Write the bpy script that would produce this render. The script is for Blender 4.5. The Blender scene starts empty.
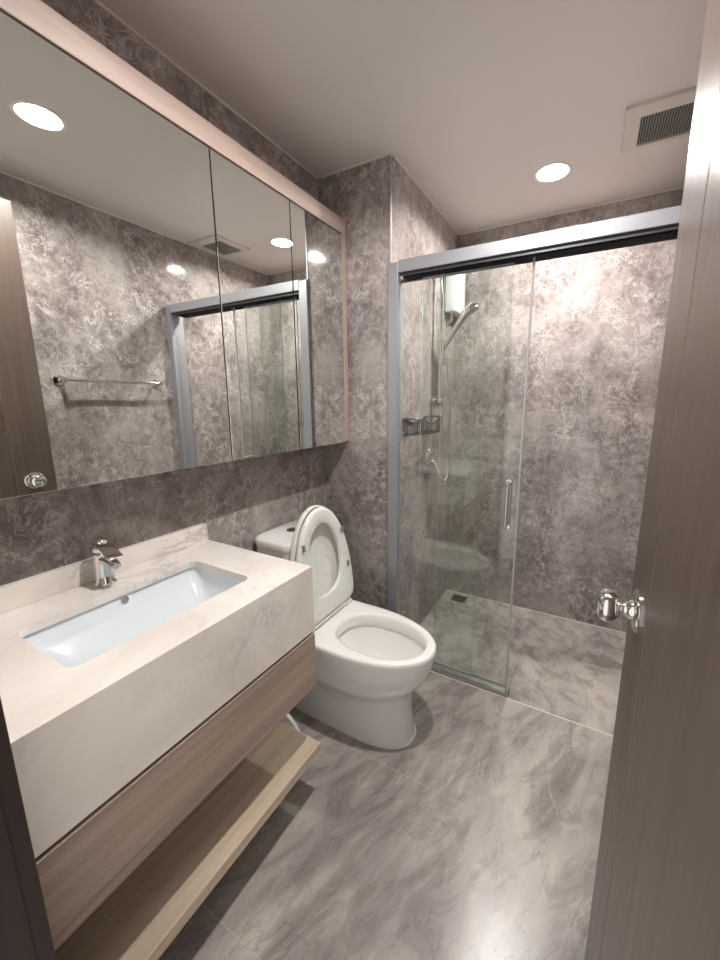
import bpy, bmesh, math, random
from mathutils import Vector, Matrix

sc = bpy.context.scene
COL = sc.collection
PI = math.pi

# ------------------------------------------------------------------ camera
cam_d = bpy.data.cameras.new('camera'); cam = bpy.data.objects.new('camera', cam_d); COL.objects.link(cam)
sc.camera = cam
YAW, PITCH, ROLL, FPX = 0.4974, 0.1851, -0.0009, 380.2573
F = Vector((-math.sin(YAW)*math.cos(PITCH), math.cos(YAW)*math.cos(PITCH), -math.sin(PITCH)))
R0 = Vector((math.cos(YAW), math.sin(YAW), 0)); U0 = R0.cross(F)
Rv = math.cos(ROLL)*R0 + math.sin(ROLL)*U0; Uv = -math.sin(ROLL)*R0 + math.cos(ROLL)*U0
M = Matrix((Rv, Uv, -F)).transposed().to_4x4(); M.translation = Vector((1.1126, 0.0, 1.2455))
cam.matrix_world = M
cam_d.sensor_fit = 'VERTICAL'; cam_d.sensor_height = 36.0; cam_d.lens = FPX/960*36.0
cam_d.shift_x = -24.28/960; cam_d.shift_y = -8.06/960
cam_d.clip_start = 0.01

# ------------------------------------------------------------------ world, exposure
w = bpy.data.worlds.new('world'); sc.world = w; w.use_nodes = True
w.node_tree.nodes['Background'].inputs[0].default_value = (1.0, 0.96, 0.93, 1)
w.node_tree.nodes['Background'].inputs[1].default_value = 0.22      # light of the hallway behind the open doorway
sc.view_settings.view_transform = 'Standard'; sc.view_settings.look = 'None'
sc.view_settings.gamma = 1.0; sc.view_settings.use_curve_mapping = False
sc.view_settings.exposure = 2.42
LAMP = 120.0                                                       # emission of the two ceiling downlights
sc.cycles.use_denoising = True
sc.cycles.max_bounces = 16; sc.cycles.diffuse_bounces = 7; sc.cycles.glossy_bounces = 8
sc.cycles.transparent_max_bounces = 32; sc.cycles.transmission_bounces = 10
sc.cycles.sample_clamp_indirect = 6.0
sc.cycles.caustics_reflective = True

# ------------------------------------------------------------------ room measures (metres)
P, YP, YS, W, H = 0.352, 1.457, 2.279, 1.388, 2.171
YN = 0.122                                                         # inner face of the wall with the doorway
MX, ZB, ZT = 0.140, 1.066, 1.981                                   # mirror plane and cabinet heights
VX, ZC, YV0, YV = 0.459, 0.790, 0.124, 0.780                       # vanity
YD = 1.461; YT = 1.495                                                        # shower screen

# ------------------------------------------------------------------ material helpers
def srgb(r, g, b):
    f = lambda c: ((c/255)/12.92 if c/255 <= .04045 else ((c/255+.055)/1.055)**2.4)
    return (f(r), f(g), f(b), 1)
class NT:
    def __init__(s, name):
        s.m = bpy.data.materials.new(name); s.m.use_nodes = True
        s.t = s.m.node_tree; s.b = s.t.nodes['Principled BSDF']; s.out = s.t.nodes['Material Output']
    def n(s, kind, **kw):
        o = s.t.nodes.new(kind)
        for k, v in kw.items():
            if k.startswith('i_'): o.inputs[k[2:].replace('_', ' ')].default_value = v
            else: setattr(o, k, v)
        return o
    def l(s, a, b): s.t.links.new(a, b)
    def math(s, op, a, b=None, c=None, clamp=False):
        o = s.n('ShaderNodeMath', operation=op); o.use_clamp = clamp
        for i, v in enumerate((a, b, c)):
            if v is None: continue
            if isinstance(v, (int, float)): o.inputs[i].default_value = v
            else: s.l(v, o.inputs[i])
        return o.outputs[0]
    def mix(s, f, a, b):
        o = s.n('ShaderNodeMix', data_type='RGBA')
        for k, v in ((0, f), (6, a), (7, b)):
            if isinstance(v, (int, float, tuple)): o.inputs[k].default_value = v
            else: s.l(v, o.inputs[k])
        return o.outputs[2]
    def coords(s, scale=(1, 1, 1), rot=(0, 0, 0), loc=(0, 0, 0)):
        tc = s.n('ShaderNodeTexCoord'); mp = s.n('ShaderNodeMapping')
        mp.inputs['Scale'].default_value = scale; mp.inputs['Rotation'].default_value = rot; mp.inputs['Location'].default_value = loc
        s.l(tc.outputs['Object'], mp.inputs[0]); return mp.outputs[0]
    def noise(s, vec, scale, detail=4, rough=.5, dist=0.):
        o = s.n('ShaderNodeTexNoise'); s.l(vec, o.inputs['Vector'])
        o.inputs['Scale'].default_value = scale; o.inputs['Detail'].default_value = detail
        o.inputs['Roughness'].default_value = rough; o.inputs['Distortion'].default_value = dist
        return o.outputs[0]
    def ramp(s, f, stops):
        o = s.n('ShaderNodeValToRGB'); e = o.color_ramp.elements
        while len(e) < len(stops): e.new(.5)
        for i, (p, c) in enumerate(stops): e[i].position = p; e[i].color = c
        s.l(f, o.inputs[0]); return o.outputs[0]
    def band(s, f, centre, width):                                 # 1 on the iso-line of a noise, 0 away from it
        d = s.math('ABSOLUTE', s.math('SUBTRACT', f, centre))
        return s.math('SUBTRACT', 1.0, s.math('DIVIDE', d, width), clamp=True)
    def base(s, c): s.l(c, s.b.inputs['Base Color'])

def simple(name, col, rough=.5, metal=0., spec=.5, coat=0.):
    m = NT(name); m.b.inputs['Base Color'].default_value = col; m.b.inputs['Roughness'].default_value = rough
    m.b.inputs['Metallic'].default_value = metal; m.b.inputs['Specular IOR Level'].default_value = spec
    m.b.inputs['Coat Weight'].default_value = coat; m.b.inputs['Coat Roughness'].default_value = .05
    nz = m.noise(m.coords(), 40, 2)                                # faint unevenness of the gloss
    m.l(m.math('MULTIPLY_ADD', nz, .06, max(rough-.03, 0)), m.b.inputs['Roughness'])
    return m.m

def wall_tile(name, dark, mid, light, vein, seam, off=(0, 0, 0), rough=.07, joint=0.):
    m = NT(name); v = m.coords(loc=off); vs = m.coords(scale=(1, 1, .62), loc=off)
    big = m.noise(vs, 4.0, 7, .66, .7)
    base = m.ramp(big, [(.36, dark), (.5, mid), (.64, light)])
    fine = m.noise(v, 26, 6, .7, .8)
    base = m.mix(m.math('MULTIPLY', m.math('SUBTRACT', fine, .45, clamp=True), 2.9, clamp=True), base, light)
    base = m.mix(m.math('MULTIPLY', m.math('SUBTRACT', .47, fine, clamp=True), 3.6, clamp=True), base, dark)
    v1 = m.band(m.noise(vs, 5.2, 6, .62, 1.3), .5, .012)
    v2 = m.band(m.noise(vs, 11.0, 5, .62, 1.3), .53, .024)
    v3 = m.band(m.noise(v, 22.0, 5, .65, 1.2), .48, .040)
    mask = m.math('MULTIPLY', m.math('SUBTRACT', m.noise(v, 5, 4), .44, clamp=True), 7.0, clamp=True)
    brk = m.math('MULTIPLY', m.math('SUBTRACT', m.noise(v, 24, 3), .42, clamp=True), 6.0, clamp=True)
    vv = m.math('MAXIMUM', m.math('MULTIPLY', v1, .70), m.math('MULTIPLY', m.math('MULTIPLY', v2, .9), brk))
    vv = m.math('MAXIMUM', vv, m.math('MULTIPLY', m.math('MULTIPLY', v3, .8), brk))
    vv = m.math('MULTIPLY', vv, m.math('MULTIPLY_ADD', mask, .6, .4))
    base = m.mix(vv, base, vein)
    sep = m.n('ShaderNodeSeparateXYZ'); m.l(m.coords(), sep.inputs[0])
    z = m.math('FRACT', m.math('DIVIDE', m.math('ADD', sep.outputs[2], 2.18-1.655+.001), 1.09))
    zs = m.math('LESS_THAN', z, .0025)
    base = m.mix(m.math('MULTIPLY', zs, joint), base, seam)
    m.base(base)
    m.l(m.math('MULTIPLY_ADD', m.noise(v, 9, 3),   .04, rough-.02), m.b.inputs['Roughness'])
    m.b.inputs['Specular IOR Level'].default_value = .5
    return m.m

def floor_tile(name, shower=False):
    m = NT(name); v0 = m.coords()
    mp = m.n('ShaderNodeMapping'); mp.inputs['Scale'].default_value = (1, .8 if shower else .34, 1); m.l(m.coords(rot=(0, 0, -.5 if shower else .35)), mp.inputs[0]); v = mp.outputs[0]
    big = m.noise(v, 3.6, 6, .6, .9)
    base = m.ramp(big, [(.32, srgb(116, 107, 103)), (.45, srgb(150, 141, 136)), (.56, srgb(170, 161, 154)), (.70, srgb(194, 185, 174))])
    st = m.noise(v, 11, 6, .62, 1.2)
    base = m.mix(m.math('MULTIPLY', m.math('SUBTRACT', .48, st, clamp=True), 3.6, clamp=True), base, srgb(112, 102, 98))
    base = m.mix(m.math('MULTIPLY', m.math('SUBTRACT', st, .52, clamp=True), 2.6, clamp=True), base, srgb(200, 191, 182))
    v1 = m.band(m.noise(v, 3.4, 5, .6, 1.2), .5, .014)
    v1 = m.math('MULTIPLY', v1, m.math('MULTIPLY', m.math('SUBTRACT', m.noise(v0, 5, 3), .45, clamp=True), 6.0, clamp=True))
    base = m.mix(m.math('MULTIPLY', v1, .5), base, srgb(200, 192, 182))
    dk = m.band(m.noise(v, 5.5, 5, .6, 1.2), .47, .012)
    base = m.mix(m.math('MULTIPLY', dk, .35), base, srgb(86, 78, 74))
    if not shower:
        sep = m.n('ShaderNodeSeparateXYZ'); m.l(v0, sep.inputs[0])
        yy = m.math('DIVIDE', m.math('SUBTRACT', sep.outputs[1], .430), .545)
        row = m.math('FLOOR', yy); ys = m.math('LESS_THAN', m.math('FRACT', yy), .0065)
        xx = m.math('DIVIDE', m.math('ADD', m.math('SUBTRACT', sep.outputs[0], .836-10.9), m.math('MULTIPLY', m.math('SUBTRACT', row, 1.0), .545)), 1.09)
        xs = m.math('LESS_THAN', m.math('FRACT', xx), .0032)
        base = m.mix(m.math('MULTIPLY', m.math('MAXIMUM', xs, ys), .38), base, srgb(190, 182, 172))
    m.base(base)
    m.l(m.math('MULTIPLY_ADD', st, .16, .20), m.b.inputs['Roughness'])
    m.b.inputs['Specular IOR Level'].default_value = .45
    return m.m

def wood(name, dark, light, axis, rough=.45, scale=1., ring=1.):
    m = NT(name)
    s = [14*scale]*3; s[axis] = .9*scale
    v = m.coords(scale=tuple(s))
    g = m.noise(v, 1.6, 7, .62, .9*ring)
    s2 = [70*scale]*3; s2[axis] = 2.2*scale
    g2 = m.noise(m.coords(scale=tuple(s2)), 1.3, 4, .6)
    f = m.math('ADD', m.math('MULTIPLY', g, .72), m.math('MULTIPLY', g2, .28))
    m.base(m.ramp(f, [(.34, dark), (.64, light)]))
    m.l(m.math('MULTIPLY_ADD', g2, .16, rough-.08), m.b.inputs['Roughness'])
    bp = m.n('ShaderNodeBump'); bp.inputs['Strength'].default_value = .06; bp.inputs['Distance'].default_value = .002
    m.l(g2, bp.inputs['Height']); m.l(bp.outputs[0], m.b.inputs['Normal'])
    return m.m

def counter_marble(name):
    m = NT(name); v = m.coords(loc=(.2, .5, .1), rot=(.2, .3, .7))
    big = m.noise(v, 2.5, 6, .6, .8)
    base = m.ramp(big, [(.3, srgb(214, 204, 194)), (.6, srgb(238, 231, 223))])
    mask = m.math('MULTIPLY', m.math('SUBTRACT', m.noise(v, 3.0, 3), .50, clamp=True), 7, clamp=True)
    v1 = m.band(m.noise(v, 3.2, 7, .62, 1.6), .50, .030)
    v2 = m.band(m.noise(v, 8.0, 6, .65, 1.5), .5, .05)
    vv = m.math('MULTIPLY', m.math('MAXIMUM', m.math('MULTIPLY', v1, .6), m.math('MULTIPLY', v2, .28)), mask)
    m.base(m.mix(vv, base, srgb(150, 142, 138)))
    m.b.inputs['Roughness'].default_value = .22
    return m.m

def pane_glass(name, tint):
    m = NT(name); m.t.nodes.remove(m.b)
    lw = m.n('ShaderNodeLayerWeight'); lw.inputs['Blend'].default_value = .5
    geo = m.n('ShaderNodeNewGeometry')
    dot = m.n('ShaderNodeVectorMath', operation='DOT_PRODUCT'); m.l(geo.outputs['Incoming'], dot.inputs[0]); m.l(geo.outputs['Normal'], dot.inputs[1])
    c = m.math('SUBTRACT', 1.0, m.math('ABSOLUTE', dot.outputs['Value']), clamp=True)
    fac = m.math('MULTIPLY_ADD', m.math('POWER', c, 5.0), .94, .045)
    tr = m.n('ShaderNodeBsdfTransparent'); tr.inputs[0].default_value = tint
    gl = m.n('ShaderNodeBsdfGlossy'); gl.inputs['Roughness'].default_value = .01
    mx = m.n('ShaderNodeMixShader'); m.l(fac, mx.inputs[0]); m.l(tr.outputs[0], mx.inputs[1]); m.l(gl.outputs[0], mx.inputs[2])
    m.l(mx.outputs[0], m.out.inputs[0]); m.t.nodes.remove(lw)
    return m.m

def mirror_mat():
    m = NT('silvered mirror'); m.b.inputs['Metallic'].default_value = 1; m.b.inputs['Roughness'].default_value = 0.0
    m.b.inputs['Base Color'].default_value = (.86, .89, .86, 1)
    return m.m
def lamp_mat(name, k):
    m = NT(name); m.b.inputs['Base Color'].default_value = (.9, .9, .9, 1)
    m.b.inputs['Emission Color'].default_value = (1.0, .98, .965, 1); m.b.inputs['Emission Strength'].default_value = k
    return m.m

MAT = {}
WT = (srgb(108, 97, 94), srgb(142, 131, 127), srgb(164, 154, 149), srgb(207, 198, 193), srgb(186, 177, 170))
MAT['wall'] = wall_tile('grey brown marble wall tile', *WT)
MAT['wall_seam'] = wall_tile('grey brown marble wall tile with a joint', *WT, joint=.35)
MAT['floor'] = floor_tile('streaked grey floor tile')
MAT['shower_floor'] = floor_tile('shower floor tile', True)
MAT['ceiling'] = simple('ceiling paint', srgb(216, 208, 202), .6)
MAT['white_trim'] = simple('white caulk', srgb(215, 208, 200), .5)
MAT['marble'] = counter_marble('cream marble countertop')
MAT['drawer_wood'] = wood('pale taupe wood', srgb(128, 110, 97), srgb(170, 151, 136), 1, .5, .9)
MAT['shelf_wood'] = wood('pale oak wood', srgb(172, 152, 130), srgb(208, 190, 168), 1, .5, .9)
MAT['frame_wood'] = wood('pinkish pale wood', srgb(178, 156, 144), srgb(202, 182, 170), 1, .45, 1.)
MAT['frame_wood_z'] = wood('pinkish pale wood upright', srgb(178, 156, 144), srgb(202, 182, 170), 2, .45, 1.)
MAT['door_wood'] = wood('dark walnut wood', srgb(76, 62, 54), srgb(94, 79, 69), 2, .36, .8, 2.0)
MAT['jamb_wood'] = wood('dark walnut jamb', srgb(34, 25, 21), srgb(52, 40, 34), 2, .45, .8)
MAT['porcelain'] = simple('white porcelain', srgb(232, 230, 226), .12, coat=.6)
MAT['basin'] = simple('white basin porcelain', srgb(226, 232, 236), .12, coat=.6)
MAT['plastic'] = simple('white plastic', srgb(226, 225, 218), .28)
MAT['rubber'] = simple('grey rubber', srgb(130, 128, 124), .6)
MAT['chrome'] = simple('chrome', (.78, .77, .75, 1), .07, 1.)
MAT['alu'] = simple('satin aluminium', srgb(168, 168, 172), .45, .6)
MAT['alu_dark'] = simple('shaded aluminium channel', srgb(84, 84, 86), .4, .8)
MAT['alu_mid'] = simple('dull aluminium track', srgb(146, 142, 135), .5, .1)
MAT['dark'] = simple('dark void', srgb(24, 22, 21), .7)
MAT['grille'] = simple('grey grille metal', srgb(128, 124, 118), .5)
MAT['mirror'] = mirror_mat()
MAT['lamp_ring'] = simple('white lamp reflector', srgb(232, 230, 226), .4)
MAT['lamp'] = lamp_mat('lit diffuser', LAMP*.1)
MAT['glass'] = pane_glass('clear greenish glass', (.972, .988, .977, 1))
MAT['glass_edge'] = simple('green glass edge', srgb(168, 178, 171), .2)
MAT['seal'] = simple('translucent seal', srgb(172, 172, 168), .4)
MAT['heater'] = simple('white enamel', srgb(236, 240, 240), .2)

# ------------------------------------------------------------------ mesh helpers (all coordinates are world metres)
def box(bm, x0, x1, y0, y1, z0, z1, bev=0., seg=2):
    t = bmesh.new()
    vs = [t.verts.new((x, y, z)) for x in (x0, x1) for y in (y0, y1) for z in (z0, z1)]
    for f in ((0, 1, 3, 2), (4, 6, 7, 5), (0, 4, 5, 1), (2, 3, 7, 6), (0, 2, 6, 4), (1, 5, 7, 3)): t.faces.new([vs[i] for i in f])
    if bev: bmesh.ops.bevel(t, geom=t.edges[:], offset=bev, segments=seg, profile=.5, affect='EDGES')
    merge(bm, t)
def merge(bm, t, mat=None):
    if mat is not None: bmesh.ops.transform(t, matrix=mat, verts=t.verts)
    me = bpy.data.meshes.new('tmp'); t.to_mesh(me); t.free(); bm.from_mesh(me); bpy.data.meshes.remove(me)
def lathe(bm, prof, centre, axis=(0, 0, 1), n=32):                  # prof: (radius, height along axis)
    ax = Vector(axis).normalized(); a = ax.orthogonal().normalized(); b = ax.cross(a); c = Vector(centre)
    t = bmesh.new(); rings = []
    for r, h in prof:
        if r < 1e-6: rings.append([t.verts.new(c+ax*h)])
        else: rings.append([t.verts.new(c+ax*h+r*(math.cos(2*PI*i/n)*a+math.sin(2*PI*i/n)*b)) for i in range(n)])
    for p, q in zip(rings, rings[1:]):
        for i in range(n):
            j = (i+1) % n
            if len(p) == 1 and len(q) == 1: continue
            if len(p) == 1: t.faces.new((p[0], q[i], q[j]))
            elif len(q) == 1: t.faces.new((p[i], p[j], q[0]))
            else: t.faces.new((p[i], p[j], q[j], q[i]))
    for rg in (rings[0], rings[-1]):
        if len(rg) > 1: t.faces.new(rg)
    bmesh.ops.recalc_face_normals(t, faces=t.faces); merge(bm, t)
def tube(bm, pts, r, n=12, closed=False):
    pts = [Vector(p) for p in pts]; t = bmesh.new(); rings = []; N = len(pts); prev = None
    for i, p in enumerate(pts):
        d = ((pts[(i+1) % N] if (closed or i < N-1) else p)-(pts[i-1] if (closed or i > 0) else p)).normalized()
        a = d.orthogonal().normalized() if prev is None else (prev-d*prev.dot(d)).normalized()
        prev = a; b = d.cross(a); rr = r[i] if isinstance(r, (list, tuple)) else r
        rings.append([t.verts.new(p+rr*(math.cos(2*PI*k/n)*a+math.sin(2*PI*k/n)*b)) for k in range(n)])
    for i in range(N if closed else N-1):
        p, q = rings[i], rings[(i+1) % N]
        for k in range(n): t.faces.new((p[k], p[(k+1) % n], q[(k+1) % n], q[k]))
    if not closed: t.faces.new(rings[0]); t.faces.new(rings[-1])
    bmesh.ops.recalc_face_normals(t, faces=t.faces); merge(bm, t)
def spline(pts, k=8):                                               # Catmull-Rom
    P_ = [Vector(p) for p in pts]; P_ = [P_[0]*2-P_[1]]+P_+[P_[-1]*2-P_[-2]]; out = []
    for i in range(1, len(P_)-2):
        a, b, c, d = P_[i-1:i+3]
        for j in range(k):
            t = j/k; out.append(.5*((2*b)+(c-a)*t+(2*a-5*b+4*c-d)*t*t+(3*b-a-3*c+d)*t**3))
    return out+[P_[-2]]
def loft(bm, rings, cap0=True, cap1=True, closed=False):
    t = bmesh.new(); R = [[t.verts.new(p) for p in r] for r in rings]; n = len(R[0])
    prs = list(zip(R, R[1:]))+([(R[-1], R[0])] if closed else [])
    for p, q in prs:
        for i in range(n): t.faces.new((p[i], p[(i+1) % n], q[(i+1) % n], q[i]))
    if not closed:
        if cap0: t.faces.new(R[0])
        if cap1: t.faces.new(R[-1])
    bmesh.ops.recalc_face_normals(t, faces=t.faces); merge(bm, t)
def rrect(x0, x1, y0, y1, r, k=8):                                  # rounded rectangle, 4*(k+1) points
    out = []
    for cx, cy, a0 in ((x1-r, y1-r, 0), (x0+r, y1-r, PI/2), (x0+r, y0+r, PI), (x1-r, y0+r, 1.5*PI)):
        for i in range(k+1): a = a0+PI/2*i/k; out.append((cx+r*math.cos(a), cy+r*math.sin(a)))
    return out

def finish(o, bm, mats, smooth):
    me = bpy.data.meshes.new(o); bm.to_mesh(me); bm.free()
    for m in (mats if isinstance(mats, (list, tuple)) else [mats]): me.materials.append(m)
    if smooth is not None:
        for p in me.polygons: p.use_smooth = True
        try: me.set_sharp_from_angle(angle=math.radians(smooth))
        except Exception: pass
    return me
def obj(name, bm, mats, parent=None, smooth=None, label=None):
    me = finish(name, bm, mats, smooth); o = bpy.data.objects.new(name, me); COL.objects.link(o)
    if parent is not None:
        o.parent = parent; off = Vector((0, 0, 0)); q = parent
        while q is not None: off += q.location; q = q.parent
        me.transform(Matrix.Translation(-off))
    if label: o['label'] = label
    return o
def root(o):                                                        # put a one-mesh thing's origin at its base
    c = [v.co for v in o.data.vertices]
    b = Vector(((min(v.x for v in c)+max(v.x for v in c))/2, (min(v.y for v in c)+max(v.y for v in c))/2, min(v.z for v in c)))
    o.data.transform(Matrix.Translation(-b)); o.location = b; return o
def tag(o, label, cat, group=None):
    o['label'] = label; o['category'] = cat
    if group: o['group'] = group
    return o
def thing(name, loc, label, cat, group=None):
    o = bpy.data.objects.new(name, None); o.empty_display_size = .05; COL.objects.link(o); o.location = loc
    return tag(o, label, cat, group)
def struct(name, bm, mat, smooth=None):
    o = obj(name, bm, mat, None, smooth); o['kind'] = 'structure'; return o
def B(): return bmesh.new()
def boxes(*bs):
    bm = B()
    for b in bs: box(bm, *b)
    return bm

# ------------------------------------------------------------------ the setting
XL, XR = .55, 1.262                                                 # doorway
struct('wall_left', boxes((-.1, 0, .0, YS+.1, -.05, H+.06)), MAT['wall'])
struct('wall_pier', boxes((0, P, YP, YS+.1, -.05, H+.06)), MAT['wall'])
struct('wall_far', boxes((P, W+.1, YS, YS+.1, -.05, H+.06)), MAT['wall_seam'])
struct('wall_right', boxes((W, W+.1, .0, YS, -.05, H+.06)), MAT['wall'])
struct('wall_near', boxes((0, XL-.025, .02, YN, 0, H), (XR+.025, W, .02, YN, 0, H), (XL-.025, XR+.025, .02, YN, 2.05, H)), MAT['wall'])
struct('floor', boxes((0, W, -.0, 1.487, -.05, 0)), MAT['floor'])
struct('floor_shower', boxes((P, W, 1.493, YS, -.05, -.004)), MAT['shower_floor'])
LIGHTS = ((.862, .732), (.880, 1.885)); RR = .060                     # two round recesses for the downlights
bm = B(); es = []
for loop in [[(-.1, .0), (W+.1, .0), (W+.1, YS+.1), (-.1, YS+.1)]]+[[(x+RR*math.cos(2*PI*i/48), y+RR*math.sin(2*PI*i/48)) for i in range(48)] for x, y in LIGHTS]:
    vs = [bm.verts.new((x, y, H)) for x, y in loop]; es += [bm.edges.new((vs[i], vs[(i+1) % len(vs)])) for i in range(len(vs))]
bmesh.ops.triangle_fill(bm, edges=es, use_beauty=True, use_dissolve=False)
box(bm, -.1, W+.1, .0, YS+.1, H+.055, H+.075)
struct('ceiling', bm, MAT['ceiling'])
# thin light sealing line where tiles meet the ceiling, the shower floor and the threshold
t = .006
struct('trim_1', boxes((0, t, YN, YP, H-t, H), (t, P, YP-t, YP, H-t, H), (P, P+t, YP-t, YS, H-t, H), (P+t, W-t, YS-t, YS, H-t, H),
                       (W-t, W, YN, YS, H-t, H)), MAT['white_trim'])
struct('trim_2', boxes((P, W, 1.487, 1.493, -.05, .001)), MAT['white_trim'])
struct('trim_3', boxes((P, W, YS-.003, YS, -.004, 0)), MAT['white_trim'])
struct('trim_4', boxes((P-.004, P+.001, YP-.003, YP+.002, 0, H-t)), MAT['alu'])
# door frame of dark wood around the doorway
bm = B()
box(bm, XL-.025, XL, .0, YN+.002, 0, 2.05, .002); box(bm, XL, XL+.003, .0, YN-.016, 0, 2.025, .001)
box(bm, XR, XR+.025, .0, YN+.002, 0, 2.05, .002); box(bm, XL, XR, .0, YN+.002, 2.025, 2.05, .002)
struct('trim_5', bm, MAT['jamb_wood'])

# ------------------------------------------------------------------ open door on the right
dA = Vector((1.1989, .7449, 0)); dD = Vector((-.0519, .9987, 0)).normalized(); dN = Vector((-dD.y, dD.x, 0)).normalized()   # dN points to the camera side (-x)
if dN.x > 0: dN = -dN
def door_pt(u, n, z): return dA - dD*u + dN*n + Vector((0, 0, z))    # u from the free edge back to the hinge
DM = Matrix((( -dD.x, dN.x, 0, dA.x), (-dD.y, dN.y, 0, dA.y), (0, 0, 1, 0), (0, 0, 0, 1)))
def door_local(bm): bmesh.ops.transform(bm, matrix=DM, verts=bm.verts); bmesh.ops.recalc_face_normals(bm, faces=bm.faces); return bm
bm = B()
box(bm, 0, .1290, -.036, 0, .008, 2.0, .0015)                        # stile at the lock side
box(bm, .1325, .665, -.036, 0, .008, 2.0, .0015)                     # rest of the leaf
door = struct('door_1', door_local(bm), MAT['door_wood'])
bm = B(); box(bm, .1291, .1306, -.034, -.0003, .01, 1.998)
obj('groove_strip', door_local(bm), simple('pale groove inlay', srgb(150, 128, 112), .35, .2), door, label='pale narrow vertical inlay strip')
kz = .919; ku = (dA-Vector((1.1608, .672, 0))).dot(dD)
def lathe_n(bm, prof, u, z, n=32): lathe(bm, prof, door_pt(u, 0, z), dN, n)
bm = B(); lathe_n(bm, [(.0, -.0005), (.034, -.0005), (.034, .003), (.030, .006), (.020, .008), (.0, .008)], ku, kz)
hr = obj('door_handle', bm, MAT['chrome'], door, 40, label='round chrome door knob on its rose')
bm = B(); lathe_n(bm, [(.0, .007), (.015, .007), (.015, .012), (.0105, .016), (.009, .022), (.0115, .026), (.017, .0285), (.0235, .034), (.0262, .042), (.0262, .047), (.0235, .053), (.016, .0575), (.006, .0595), (.0, .0595)], ku, kz, 40)
obj('knob', bm, MAT['chrome'], hr, 60)

# ------------------------------------------------------------------ mirror cabinet
cab = thing('mirror_cabinet', (0, .8, ZB), 'long wall cabinet with three mirror doors in a pale wood frame above the washbasin', 'mirror cabinet')
yc0, yc1 = YN+.002, YP-.002
bm = B(); box(bm, .001, MX-.018, yc0+.018, yc1-.018, ZB+.02, ZT-.02); obj('body', bm, MAT['frame_wood'], cab)
FB = 1.9225                                                         # lower edge of the top band
bm = B(); box(bm, .001, MX, yc0, yc1, FB, ZT, .0015); obj('frame', bm, MAT['frame_wood'], cab, label='pale wood band along the top')
bm = B(); box(bm, .001, MX, yc1-.028, yc1, ZB, FB-.0004, .0015); obj('frame', bm, MAT['frame_wood_z'], cab, label='pale wood strip at the right end')
bm = B(); box(bm, .001, MX, yc0, yc0+.028, ZB, FB-.0004, .0015); obj('frame', bm, MAT['frame_wood_z'], cab, label='pale wood strip at the left end')
dy = [yc0+.029, .8027, 1.1158, yc1-.030]
for a, b in zip(dy, dy[1:]):
    bm = B(); box(bm, MX-.0165, MX-.004, a+.0015, b-.0015, ZB-.002, FB-.005)
    d = obj('mirror_door', bm, MAT['alu_dark'], cab)
    bm = B(); box(bm, MX-.0038, MX, a+.0022, b-.0022, ZB-.004, FB-.006, .0006, 1)
    obj('mirror_panel', bm, MAT['mirror'], d)

# ------------------------------------------------------------------ countertop with marble apron
def ring_plate(bm, outer, inner, z0, z1):
    loft(bm, [[(x, y, z1) for x, y in outer], [(x, y, z1) for x, y in inner], [(x, y, z0) for x, y in inner], [(x, y, z0) for x, y in outer]], closed=True)
sx0, sx1, sy0, sy1 = .128, .362, .252, .650
inner = rrect(sx0, sx1, sy0, sy1, .022)
def rect_match(pts, x0, x1, y0, y1):                                 # rectangle sampled to pair with a rounded rectangle (4 corners share k+1 points)
    n = len(pts)//4; out = []; C4 = ((x1, y1), (x0, y1), (x0, y0), (x1, y0))
    for i, (x, y) in enumerate(pts):
        q, j = divmod(i, n); cx, cy = C4[q]; m_ = (n-1)/2
        if abs(j-m_) < .1: out.append((cx, cy))
        elif (j < m_) == (q in (0, 2)): out.append((cx, y))
        else: out.append((x, cy))
    return out
outer = rect_match(inner, 0.001, VX, YV0, YV)
bm = B()
ring_plate(bm, outer, inner, ZC-.018, ZC)
ZS = .594
box(bm, VX-.018, VX-.0002, YV0+.0002, YV-.0002, ZS, ZC-.0175)
box(bm, .001, VX-.0182, YV-.018, YV-.0002, ZS, ZC-.0175)
box(bm, .001, VX-.0182, YV0+.0002, YV0+.018, ZS, ZC-.0175)
top = obj('countertop', bm, MAT['marble'], None, 30)
tag(top, 'cream veined marble washbasin countertop with deep marble apron', 'countertop')
bm = B(); box(bm, .001, .021, YV0, YV, ZC+.0003, .8464, .001)
top_c = root(top)
obj('backsplash', bm, MAT['marble'], top)

# undermount basin
bm = B()
def rr3(x0, x1, y0, y1, r, z): return [(x, y, z) for x, y in rrect(x0, x1, y0, y1, r)]
e = .006
inside = [rr3(sx0-e, sx1+e, sy0-e, sy1+e, .028, ZC-.0185), rr3(sx0-e+.001, sx1+e-.001, sy0-e+.001, sy1+e-.001, .028, ZC-.03),
          rr3(sx0+.022, sx1-.004, sy0+.016, sy1-.005, .03, ZC-.06), rr3(sx0+.058, sx1-.010, sy0+.046, sy1-.012, .034, ZC-.096),
          rr3(sx0+.070, sx1-.020, sy0+.062, sy1-.024, .03, ZC-.104), rr3(sx0+.105, sx1-.06, sy0+.13, sy1-.09, .03, ZC-.112)]
outr = [rr3(sx0-.022, sx1+.022, sy0-.022, sy1+.022, .04, ZC-.0185), rr3(sx0-.022, sx1+.022, sy0-.022, sy1+.022, .04, ZC-.03),
        rr3(sx0-.004, sx1+.008, sy0-.002, sy1+.006, .04, ZC-.075), rr3(sx0+.03, sx1-.01, sy0+.05, sy1-.02, .04, ZC-.125)]
loft(bm, list(reversed(outr))+inside)
basin = obj('undermount_sink', bm, MAT['basin'], None, 50)
tag(basin, 'white rectangular porcelain sink set under the marble countertop', 'sink'); root(basin)
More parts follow.
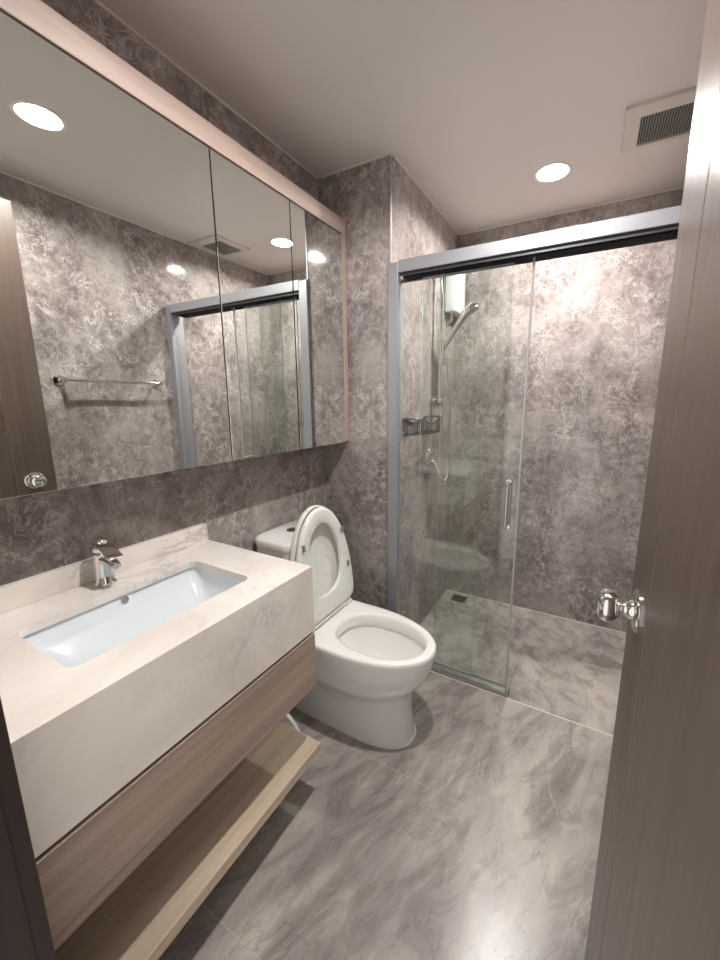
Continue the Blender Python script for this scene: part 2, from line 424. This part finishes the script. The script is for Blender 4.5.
bm = B(); lathe(bm, [(0, 0), (.022, 0), (.022, .002), (.017, .003), (.015, .0015), (0, .001)], ((sx0+sx1)/2+.012, (sy0+sy1)/2+.01, ZC-.1119)); obj('drain', bm, MAT['chrome'], basin, 40)
bm = B(); lathe(bm, [(0, 0), (.008, 0), (.008, .004), (.005, .004), (.0045, .001), (0, .001)], (.129, .458, ZC-.030), (1, 0, .45)); obj('overflow_ring', bm, MAT['chrome'], basin, 40)

# faucet
fx, fy = .062, .452
fa = thing('faucet', (fx, fy, ZC), 'small chrome single-lever faucet on the countertop behind the sink', 'faucet')
bm = B(); lathe(bm, [(0, .0003), (.0245, .0003), (.0245, .004), (.021, .008), (.0195, .03), (.019, .078), (.0198, .084), (.018, .088), (0, .088)], (fx, fy, ZC)); obj('body', bm, MAT['chrome'], fa, 40)
bm = B()
sp = [(fx+.006, fy, ZC+.066), (fx+.028, fy, ZC+.069), (fx+.046, fy, ZC+.066), (fx+.062, fy, ZC+.060)]
rings = []
for i, (x, y, z) in enumerate(sp):
    hw, hh = [.015, .014, .0125, .011][i], [.012, .008, .006, .005][i]
    rings.append([(x, y+hw*math.copysign(abs(math.cos(a))**.6, math.cos(a)), z+hh*math.copysign(abs(math.sin(a))**.6, math.sin(a))) for a in [2*PI*k/20 for k in range(20)]])
loft(bm, rings); lathe(bm, [(0, 0), (.0075, 0), (.008, .010), (0, .010)], (fx+.055, fy, ZC+.052)); obj('spout', bm, MAT['chrome'], fa, 50)
bm = B(); lathe(bm, [(.0, .089), (.0192, .089), (.0205, .094), (.020, .106), (.016, .116), (.008, .1215), (0, .1225)], (fx, fy, ZC))
lv = obj('lever_cap', bm, MAT['chrome'], fa, 50)
bm = B(); tt = B(); box(tt, .004, .070, -.0165, .0165, -.003, .003, .0024)
merge(bm, tt, Matrix.Translation((fx+.004, fy, ZC+.113)) @ Matrix.Rotation(math.radians(27), 4, 'Y')); obj('lever', bm, MAT['chrome'], lv, 40)

# ------------------------------------------------------------------ vanity drawer cabinet
va = thing('vanity_cabinet', (.23, (YV0+YV)/2, .417), 'pale taupe wood drawer cabinet hung under the marble countertop', 'cabinet')
bm = B(); box(bm, .001, VX-.021, YV0+.001, YV-.001, .417, ZS-.0105, .001)
box(bm, .001, VX-.03, YV0+.003, YV-.02, ZS-.0103, ZS-.0003); obj('body', bm, MAT['drawer_wood'], va)
bm = B(); box(bm, VX-.0205, VX+.001, YV0, YV, .4165, ZS-.0095, .0012); obj('drawer_front', bm, MAT['drawer_wood'], va)

bm = B(); box(bm, .001, .457, YV0, .792, .1696, .2005, .0012)
sh = obj('floating_shelf', bm, MAT['shelf_wood']); tag(sh, 'long pale oak shelf low over the floor below the vanity cabinet', 'shelf'); root(sh)
# shelf brackets that hold it to the cabinet at the wall
bm = B(); box(bm, .001, .16, YV0+.02, YV0+.04, .2008, .4163); box(bm, .001, .02, YV0+.04, .74, .2008, .4163)
bp = obj('shelf_back_panel', bm, MAT['drawer_wood'], sh)
bp.name = 'back_panel'

# water hose
bm = B(); tube(bm, spline([(.002, .93, .155), (.05, .925, .165), (.13, .89, .17), (.20, .865, .172), (.27, .865, .13), (.30, .87, .07), (.28, .88, .02), (.22, .895, .0085), (.12, .92, .0085)], 8), .0075, 10)
ho = obj('water_hose', bm, MAT['plastic'], None, 60); tag(ho, 'thin white water hose curving down to the floor between shelf and toilet', 'hose'); root(ho)

# ------------------------------------------------------------------ toilet
TY = 1.098
def egg(xf, xb, hw, z, nf=2.2, nb=3.2, xc=None, N=64, cy=TY):
    xc = xc if xc is not None else xb+(xf-xb)*.48
    pts = []
    for i in range(N):
        a = 2*PI*i/N; c, s = math.cos(a), math.sin(a); n = nf if c >= 0 else nb
        rx = (xf-xc) if c >= 0 else (xc-xb)
        pts.append((xc+rx*math.copysign(abs(c)**(2/n), c), cy+hw*math.copysign(abs(s)**(2/n), s), z))
    return pts
to = thing('toilet', (.35, TY, 0), 'white porcelain toilet with its lid up between the vanity and the shower', 'toilet')
BC = 1.123                                                          # axis of the foot
bm = B()
ZR = .405
body = [egg(.623, .05, .100, .0005, 2.4, 5, .42, cy=BC), egg(.623, .05, .100, .004, 2.4, 5, .42, cy=BC), egg(.618, .05, .099, .03, 2.4, 5, .42, cy=BC),
        egg(.612, .05, .106, .10, 2.4, 5, .41, cy=1.118), egg(.611, .05, .119, .19, 2.3, 5, .40, cy=1.110), egg(.618, .05, .131, .222, 2.3, 5, .40, cy=1.104), egg(.643, .05, .142, .246, 2.2, 5, .40),
        egg(.668, .05, .151, .272, 2.2, 5, .40), egg(.690, .05, .158, .308, 2.15, 5, .40), egg(.702, .05, .162, .345, 2.1, 5, .40), egg(.707, .05, .164, .375, 2.1, 5, .40),
        egg(.710, .05, .166, ZR-.014, 2.1, 5, .40), egg(.709, .05, .1655, ZR-.006, 2.1, 5, .40), egg(.704, .055, .162, ZR-.001, 2.1, 5, .40),
        egg(.698, .06, .157, ZR, 2.1, 5, .40)]
hx, hw_ = (.674, .326), .119
hole = [egg(hx[0]+.006, hx[1]-.006, hw_+.006, ZR, 2.1, 2.3), egg(hx[0], hx[1], hw_, ZR-.003, 2.1, 2.3), egg(hx[0]-.004, hx[1]+.003, hw_-.003, ZR-.012, 2.1, 2.3), egg(hx[0]-.007, hx[1]+.006, hw_-.006, ZR-.042, 2.1, 2.3),
        egg(hx[0]+.000, hx[1]-.004, hw_+.002, ZR-.052, 2.1, 2.3), egg(hx[0]-.012, hx[1]+.008, hw_-.006, ZR-.085, 2.1, 2.3),
        egg(hx[0]-.055, hx[1]+.035, hw_-.03, ZR-.14, 2.1, 2.3), egg(hx[0]-.11, hx[1]+.07, hw_-.058, ZR-.175, 2, 2), egg(hx[0]-.145, hx[1]+.10, hw_-.075, ZR-.185, 2, 2)]
loft(bm, body+hole)
obj('bowl', bm, MAT['porcelain'], to, 50)
bm = B(); ro = egg(.629, .06, .106, .0, 2.4, 5, .42, cy=BC); loft(bm, [[(x, y, 0.0003) for x, y, z in ro], [(x, y, .004) for x, y, z in egg(.627, .06, .1035, 0, 2.4, 5, .42, cy=BC)], [(x, y, .0055) for x, y, z in egg(.620, .06, .097, 0, 2.4, 5, .42, cy=BC)]])
obj('base_seal', bm, MAT['white_trim'], to, 50, 'white silicone bead around the foot')
bm = B(); tub = lambda x0, x1, h, r, z: [(x, y, z) for x, y in rrect(x0, x1, TY-h, TY+h, r)]
loft(bm, [tub(.045, .205, .118, .03, ZR-.03), tub(.030, .205, .122, .03, .48), tub(.018, .204, .128, .035, .60), tub(.012, .204, .131, .04, .703)])
obj('tank', bm, MAT['porcelain'], to, 50)
bm = B(); loft(bm, [tub(.008, .210, .135, .05, .7035), tub(.006, .212, .137, .052, .710), tub(.006, .212, .137, .052, .728), tub(.010, .208, .133, .05, .735), tub(.018, .200, .125, .045, .738)])
tl = obj('tank_lid', bm, MAT['porcelain'], to, 50)
bm = B(); lathe(bm, [(0, 0), (.024, 0), (.024, .003), (.021, .005), (0, .005)], (.10, TY, .7382)); obj('flush_button', bm, simple('brushed chrome', (.45, .44, .43, 1), .25, 1.), tl, 40, 'round chrome flush button')

# upright seat ring and lid: local frame u (across, +y), v (up), n (towards the room, +x)
hb = Vector((.270, TY, ZR+.012)); tilt = math.radians(6.0)
VU = Vector((-math.sin(tilt), 0, math.cos(tilt))); VN = Vector((math.cos(tilt), 0, math.sin(tilt)))
def sp_(u, v, n): return hb + Vector((0, u, 0)) + VU*v + VN*n
def D(hw, v0, v1, N=64, nb=6, nf=2.05, vc=None):                     # D-shaped outline, straight edge at v0
    vc = vc if vc is not None else v0+(v1-v0)*.22; pts = []
    for i in range(N):
        a = 2*PI*i/N; c, s = math.cos(a), math.sin(a); n = nf if c >= 0 else nb
        rv = (v1-vc) if c >= 0 else (vc-v0)
        pts.append((hw*math.copysign(abs(s)**(2/n), s), vc+rv*math.copysign(abs(c)**(2/n), c)))
    return pts
L = lambda pts, n: [sp_(u, v, n) for u, v in pts]
bm = B()   # lid: a shallow shell, hollow on the side facing the room
loft(bm, [L(D(.164, .012, .431), -.031), L(D(.172, .005, .439), -.026), L(D(.174, .003, .441), -.018), L(D(.173, .004, .440), -.009), L(D(.169, .008, .436), -.0075),
          L(D(.165, .012, .432), -.009), L(D(.163, .014, .430), -.018), L(D(.150, .03, .41), -.023)])
lid = obj('lid', bm, MAT['plastic'], to, 50)
bm = B()   # seat ring
O = lambda hw, v0, v1: D(hw, v0, v1)
I = lambda e_: [(u, v) for u, v in D(.098+e_, .092-e_, .372+e_, nb=2.3, vc=.21)]
loft(bm, [L(O(.163, .016, .429), -.004), L(O(.167, .012, .433), .002), L(O(.167, .012, .433), .010), L(O(.163, .016, .429), .0145), L(O(.155, .026, .418), .0155),
          L(I(.008), .0155), L(I(.002), .013), L(I(0), .006), L(I(.003), -.002), L(I(.009), -.004)], closed=True)
seat = obj('seat', bm, MAT['plastic'], to, 50)
for u, v in ((-.118, .315), (.118, .315), (-.134, .165), (.134, .165)):
    bm = B(); tt = B(); box(tt, -.006, .006, -.012, .012, 0, .008, .0025)
    mt = Matrix(((0, 0, VN.x, 0), (1, 0, 0, 0), (0, 0, VN.z, 0), (0, 0, 0, 1)))
    c = sp_(u, v, .0157)
    mm = Matrix.Translation(c) @ Matrix(((0, VU.x, VN.x, 0), (1, 0, 0, 0), (0, VU.z, VN.z, 0), (0, 0, 0, 1)))
    merge(bm, tt, mm); bmesh.ops.recalc_face_normals(bm, faces=bm.faces); obj('bumper', bm, MAT['rubber'], seat, 40, 'small grey rubber bumper')
for s in (-1, 1):
    bm = B(); tube(bm, [sp_(s*.105, .0, -.008), sp_(s*.150, .0, -.008)], .011, 16); box(bm, hb.x-.020, hb.x+.012, TY+min(s*.108, s*.147), TY+max(s*.108, s*.147), ZR+.0003, ZR+.014, .003)
    obj('hinge', bm, MAT['plastic'], to, 40)
bm = B(); tube(bm, [sp_(-.104, .001, .001), sp_(.104, .001, .001)], .010, 16); obj('hinge_bar', bm, MAT['plastic'], to, 40)

# ------------------------------------------------------------------ shower enclosure
se = thing('shower_enclosure', ((P+W)/2, YD, 0), 'aluminium framed shower screen with three sliding glass panes in front of the shower', 'shower screen')
bm = B(); box(bm, P-.006, P+.040, YD-.020, YD-.0003+.0, 0.0005, 1.780, .002); box(bm, P+.001, P+.012, YD, YT+.045, .0005, 1.780, .002); obj('side_post', bm, MAT['alu'], se)
bm = B(); box(bm, W-.042, W-.001, YD-.020, YD-.0003, .0005, 1.780, .002); box(bm, W-.014, W-.001, YD, YT+.045, .0005, 1.780, .002); obj('side_post', bm, MAT['alu'], se)
bm = B(); box(bm, P+.0405, W-.0425, YD-.020, YD-.010, 1.740, 1.785, .0015); box(bm, P+.0405, W-.0425, YD-.0098, YT+.045, 1.765, 1.785, .0015); hd = obj('header_rail', bm, MAT['alu'], se)
bm = B(); box(bm, P+.041, W-.043, YD-.0097, YT+.043, 1.757, 1.7647)
for yy in (YD-.008, YT-.009, YT+.0095, YT+.0275, YT+.0415): box(bm, P+.041, W-.043, yy-.001, yy+.001, 1.728, 1.757)
obj('track', bm, MAT['alu_dark'], hd, None, 'dark channel under the header rail')
bm = B(); box(bm, P+.013, .885, YT-.001, YT+.042, .0005, .014, .002); box(bm, P+.041, .885, YT+.0395, YT+.042, .014, .024, .001); box(bm, P+.041, .885, YT-.001, YT+.001, .014, .017, .001)
box(bm, .886, .897, YT-.002, YT+.043, .0005, .030, .002); obj('bottom_track', bm, MAT['alu_mid'], se)
def pane(name, x0, x1, y, seal=None):
    bm = B(); box(bm, x0, x1, y-.003, y+.003, .026, 1.750); bm.faces.ensure_lookup_table()
    for f in bm.faces:
        if abs(f.normal.y) < .5: f.material_index = 1
    bmesh.ops.recalc_face_normals(bm, faces=bm.faces)
    for f in bm.faces: f.material_index = 0 if abs(f.normal.y) > .5 else 1
    return obj(name, bm, [MAT['glass'], MAT['glass_edge']], se)
def top_strip(pn, x0, x1, y):
    bm = B(); box(bm, x0+.001, x1-.001, y-.005, y+.005, 1.726, 1.7395, .001); obj('top_clamp', bm, MAT['alu'], pn)
fp = pane('fixed_pane', P+.0125, .731, YT+.0345)
sp2 = pane('sliding_pane', .468, .820, YT+.0185)
pc = pane('sliding_pane', .562, .8838, YT+.0045)
top_strip(sp2, .468, .820, YT+.0185); top_strip(fp, P+.014, .731, YT+.0345)
bm = B(); box(bm, .8840, .8915, YT-.0005, YT+.0095, .031, 1.745, .002); obj('edge_seal', bm, MAT['seal'], pc, None, 'pale seal strip')
bm = B()
for s in (-1, 1):
    yy = YT+.0045+s*.035; tube(bm, spline([(.851, YT+.0045+s*.0032, .758), (.851, YT+.0045+s*.025, .758), (.851, yy, .768), (.851, yy, .85), (.851, yy, .925), (.851, YT+.0045+s*.025, .935), (.851, YT+.0045+s*.0032, .935)], 6), .0065, 12)
    for z in (.758, .935): lathe(bm, [(0, 0), (.011, 0), (.011, .003), (0, .003)], (.851, YT+.0045+s*.0031, z), (0, s, 0), 16)
obj('handle', bm, MAT['chrome'], pc, 50, 'chrome bar handle')

# ------------------------------------------------------------------ shower fittings on the side wall of the pier
px_, py_ = P+.045, 1.925
ss = thing('shower_rail_set', (P, py_, 1.22), 'chrome shower rail with hand shower, hose and round mixer valve behind the glass', 'shower')
bm = B(); tube(bm, [(px_, py_, 1.235), (px_, py_, 1.885)], .0105, 16); obj('rail', bm, MAT['chrome'], ss, 50)
for z in (1.25, 1.865):
    bm = B(); lathe(bm, [(0, .0003), (.022, .0003), (.022, .006), (.013, .010), (.013, .045+.013), (.010, .062), (0, .062)], (P, py_, z), (1, 0, 0)); obj('wall_bracket', bm, MAT['chrome'], ss, 50)
bm = B(); lathe(bm, [(0, -.022), (.019, -.022), (.020, -.01), (.020, .022), (0, .024)], (px_, py_, 1.528)); tube(bm, [(px_, py_, 1.528), (px_+.035, py_, 1.535)], [.012, .015], 16)
obj('slide_holder', bm, MAT['chrome'], ss, 50)
bm = B()
tube(bm, spline([(px_+.012, py_, 1.500), (px_+.047, py_+.007, 1.557), (px_+.083, py_+.014, 1.616), (px_+.120, py_+.022, 1.672)], 6), [.0105+.011*(i/18)**2 for i in range(19)], 16)
ax = Vector((.50, .12, -.80)).normalized()
lathe(bm, [(0, -.024), (.018, -.022), (.034, -.012), (.044, .002), (.045, .010), (.041, .013), (0, .013)], (px_+.145, py_+.026, 1.688), ax, 32)
hs = obj('hand_shower', bm, MAT['chrome'], ss, 50)
bm = B(); lathe(bm, [(0, .0132), (.037, .0132), (.036, .0145), (0, .0145)], (px_+.145, py_+.026, 1.688), ax, 32); obj('spray_face', bm, simple('grey nozzles', srgb(150, 150, 148), .4), hs, 40)
bm = B(); tube(bm, spline([(px_+.014, py_, 1.502), (px_+.034, py_+.02, 1.40), (px_+.050, py_+.03, 1.20), (px_+.045, py_+.03, 1.00), (px_+.050, py_+.01, .86), (px_+.045, py_-.02, .82), (px_+.02, py_-.03, .86), (P+.028, py_-.02, .925)], 8), .006, 10)
obj('hose', bm, MAT['chrome'], ss, 60)
bm = B(); box(bm, P+.01, P+.12, py_+.02, py_+.13, 1.430, 1.437, .002); tube(bm, [(P+.012, py_+.02, 1.455), (P+.12, py_+.02, 1.455), (P+.12, py_+.13, 1.455), (P+.012, py_+.13, 1.455)], .004, 8); tube(bm, [(P+.002, py_+.075, 1.437), (P+.012, py_+.075, 1.437)], .012, 8)
obj('soap_dish', bm, MAT['chrome'], ss, None)


bm = B(); lathe(bm, [(0, .0003), (.052, .0003), (.052, .006), (.046, .012), (.024, .014), (.022, .038), (0, .040)], (P, py_, .95), (1, 0, 0), 36); mv = obj('mixer_valve', bm, MAT['chrome'], ss, 50, 'round chrome mixer valve')
bm = B(); tube(bm, [(P+.030, py_, .95), (P+.042, py_-.03, .955), (P+.048, py_-.075, .965)], [.012, .009, .007], 12); obj('lever', bm, MAT['chrome'], mv, 50)
bm = B(); tube(bm, [(P+.006, py_-.02, .905), (P+.006, py_-.02, .925), (P+.028, py_-.02, .925)], .009, 12); obj('hose_outlet', bm, MAT['chrome'], mv, 50)

# wire basket
wb = thing('wire_basket', (P, 1.64, 1.09), 'dark chrome wire shower basket on the pier side wall by the screen post', 'basket')
bx0, bx1, by0, by1 = P+.004, P+.092, 1.556, 1.86
def rim(z, wave): return [(x, y, z+wave*math.cos(2*PI*(y-by0)/(by1-by0))) for x, y in rrect(bx0, bx1, by0, by1, .028, 5)]
def dense(p, n=3):
    out = []
    for i in range(len(p)):
        a, b = Vector(p[i]), Vector(p[(i+1) % len(p)]); k = max(1, int((b-a).length/.02))
        for j in range(k):
            q = a.lerp(b, j/k); out.append(q)
    return out
top_r = [Vector((q.x, q.y, 1.152+.014*math.cos(2*PI*(q.y-by0)/(by1-by0)))) for q in dense(rim(0, 0))]
bot_r = [Vector((q.x*.97+.3*.03+.001, by0+(q.y-by0)*.94+.008, 1.092)) for q in dense(rim(0, 0))]
wire = simple('dark chrome wire', (.30, .30, .29, 1), .2, 1.)
bm = B(); tube(bm, top_r, .0042, 8, True); tube(bm, bot_r, .003, 8, True); obj('rim', bm, wire, wb, 60)
bm = B()
for i in range(0, len(top_r), 1): tube(bm, [top_r[i], bot_r[i]], .0016, 6)
for k in range(9):
    y = by0+.02+k*(by1-by0-.04)/8; tube(bm, [(bx0+.004, y, 1.092), (bx1-.006, y, 1.092)], .0016, 6)
obj('wires', bm, wire, wb, 60)

# water heater
wh = thing('water_heater', (P, 2.2, 1.715), 'white electric water heater box high on the pier wall behind the shower rail', 'water heater')
bm = B(); box(bm, P+.001, P+.062, 2.085, 2.262, 1.720, 2.02, .008, 3); obj('casing', bm, MAT['heater'], wh, 40)
for yy in (2.12, 2.22):
    bm = B(); tube(bm, [(P+.03, yy, 1.675), (P+.03, yy, 1.7195)], .007, 12); tube(bm, [(P+.03, yy, 1.68), (P+.001, yy, 1.665)], .006, 10); obj('pipe', bm, MAT['chrome'], wh, 50)

# shower floor drain
dr = thing('floor_drain', (.46, 2.205, -.004), 'small square metal drain grate in the far corner of the shower floor', 'drain')
bm = B(); box(bm, .415, .505, 2.165, 2.245, -.0035, -.001, .0008); obj('plate', bm, MAT['alu_dark'], dr)
bm = B()
for k in range(7): box(bm, .425+k*.0115, .431+k*.0115, 2.175, 2.235, -.0009, .0003)
obj('grate', bm, MAT['dark'], dr)

# ------------------------------------------------------------------ towel bar on the right wall
tb = thing('towel_bar', (W, 1.09, 1.342), 'chrome towel bar on the right wall, seen in the mirror', 'towel bar')
bm = B(); tube(bm, [(W-.060, .877, 1.342), (W-.060, 1.343, 1.342)], .0075, 14); obj('bar', bm, MAT['chrome'], tb, 60)
for yy in (.885, 1.335):
    bm = B(); lathe(bm, [(0, .0003), (.024, .0003), (.024, .005), (.017, .010), (.010, .016), (.009, .050), (.0125, .055), (.0135, .062), (.010, .070), (0, .072)], (W, yy, 1.342), (-1, 0, 0)); obj('wall_post', bm, MAT['chrome'], tb, 50)

# ------------------------------------------------------------------ ceiling fixtures
def downlight(x, y, power, label):
    d = thing('ceiling_downlight', (x, y, H-.01), label, 'ceiling light', 'recessed ceiling downlights')
    n = 48; ring = lambda rr: [[(x+q*math.cos(2*PI*i/n), y+q*math.sin(2*PI*i/n), z) for i in range(n)] for q, z in rr]
    bm = B(); loft(bm, ring(((.072, H-.0003), (.071, H-.003), (.064, H-.005), (.0592, H-.003), (.0592, H+.015), (.0598, H+.015), (.0598, H-.0003))), closed=True)
    obj('trim_ring', bm, MAT['lamp_ring'], d, 50)
    bm = B(); lathe(bm, [(0, .0122), (.0590, .0122), (.0590, .0145), (0, .0145)], (x, y, H), (0, 0, 1), 48); df = obj('diffuser', bm, MAT['lamp'], d, None, 'brightly lit round diffuser')
    bm = B(); lathe(bm, [(0, .0102), (.0215, .0102), (.0225, .0120), (0, .0120)], (x, y, H), (0, 0, 1), 40); obj('light_source', bm, lamp_mat('lit led core', LAMP*6.0*power), df)
downlight(.862, .732, .94, 'round lit ceiling downlight over the washbasin, seen in the mirror')
downlight(.880, 1.885, .94, 'round lit ceiling downlight over the shower')
ve = thing('ceiling_vent', (1.25, 1.745, H-.01), 'square white ceiling exhaust vent with a grey slatted grille', 'vent')
vx0, vx1, vy0, vy1 = 1.120, 1.380, 1.615, 1.865; gx0, gx1, gy0, gy1 = 1.168, 1.332, 1.675, 1.842
bm = B(); loft(bm, [[(x, y, z) for x, y in rrect(vx0+a, vx1-a, vy0+a, vy1-a, .004, 2)] for a, z in ((0, H-.0003), (.001, H-.008), (.004, H-.010))]+[[(x, y, z) for x, y in rrect(gx0-a, gx1+a, gy0-a, gy1+a, .002, 2)] for a, z in ((.002, H-.010), (0, H-.008), (0, H-.0003))], closed=True)
obj('frame', bm, simple('vent white plastic', srgb(205, 198, 188), .5), ve)
bm = B(); box(bm, gx0+.0003, gx1-.0003, gy0+.0003, gy1-.0003, H-.0015, H-.0004); obj('backing', bm, MAT['dark'], ve)
bm = B()
for k in range(20):
    x = gx0+.004+k*(gx1-gx0-.012)/19; box(bm, x, x+.0042, gy0+.0005, gy1-.0005, H-.008, H-.0016)
obj('grille', bm, MAT['grille'], ve)
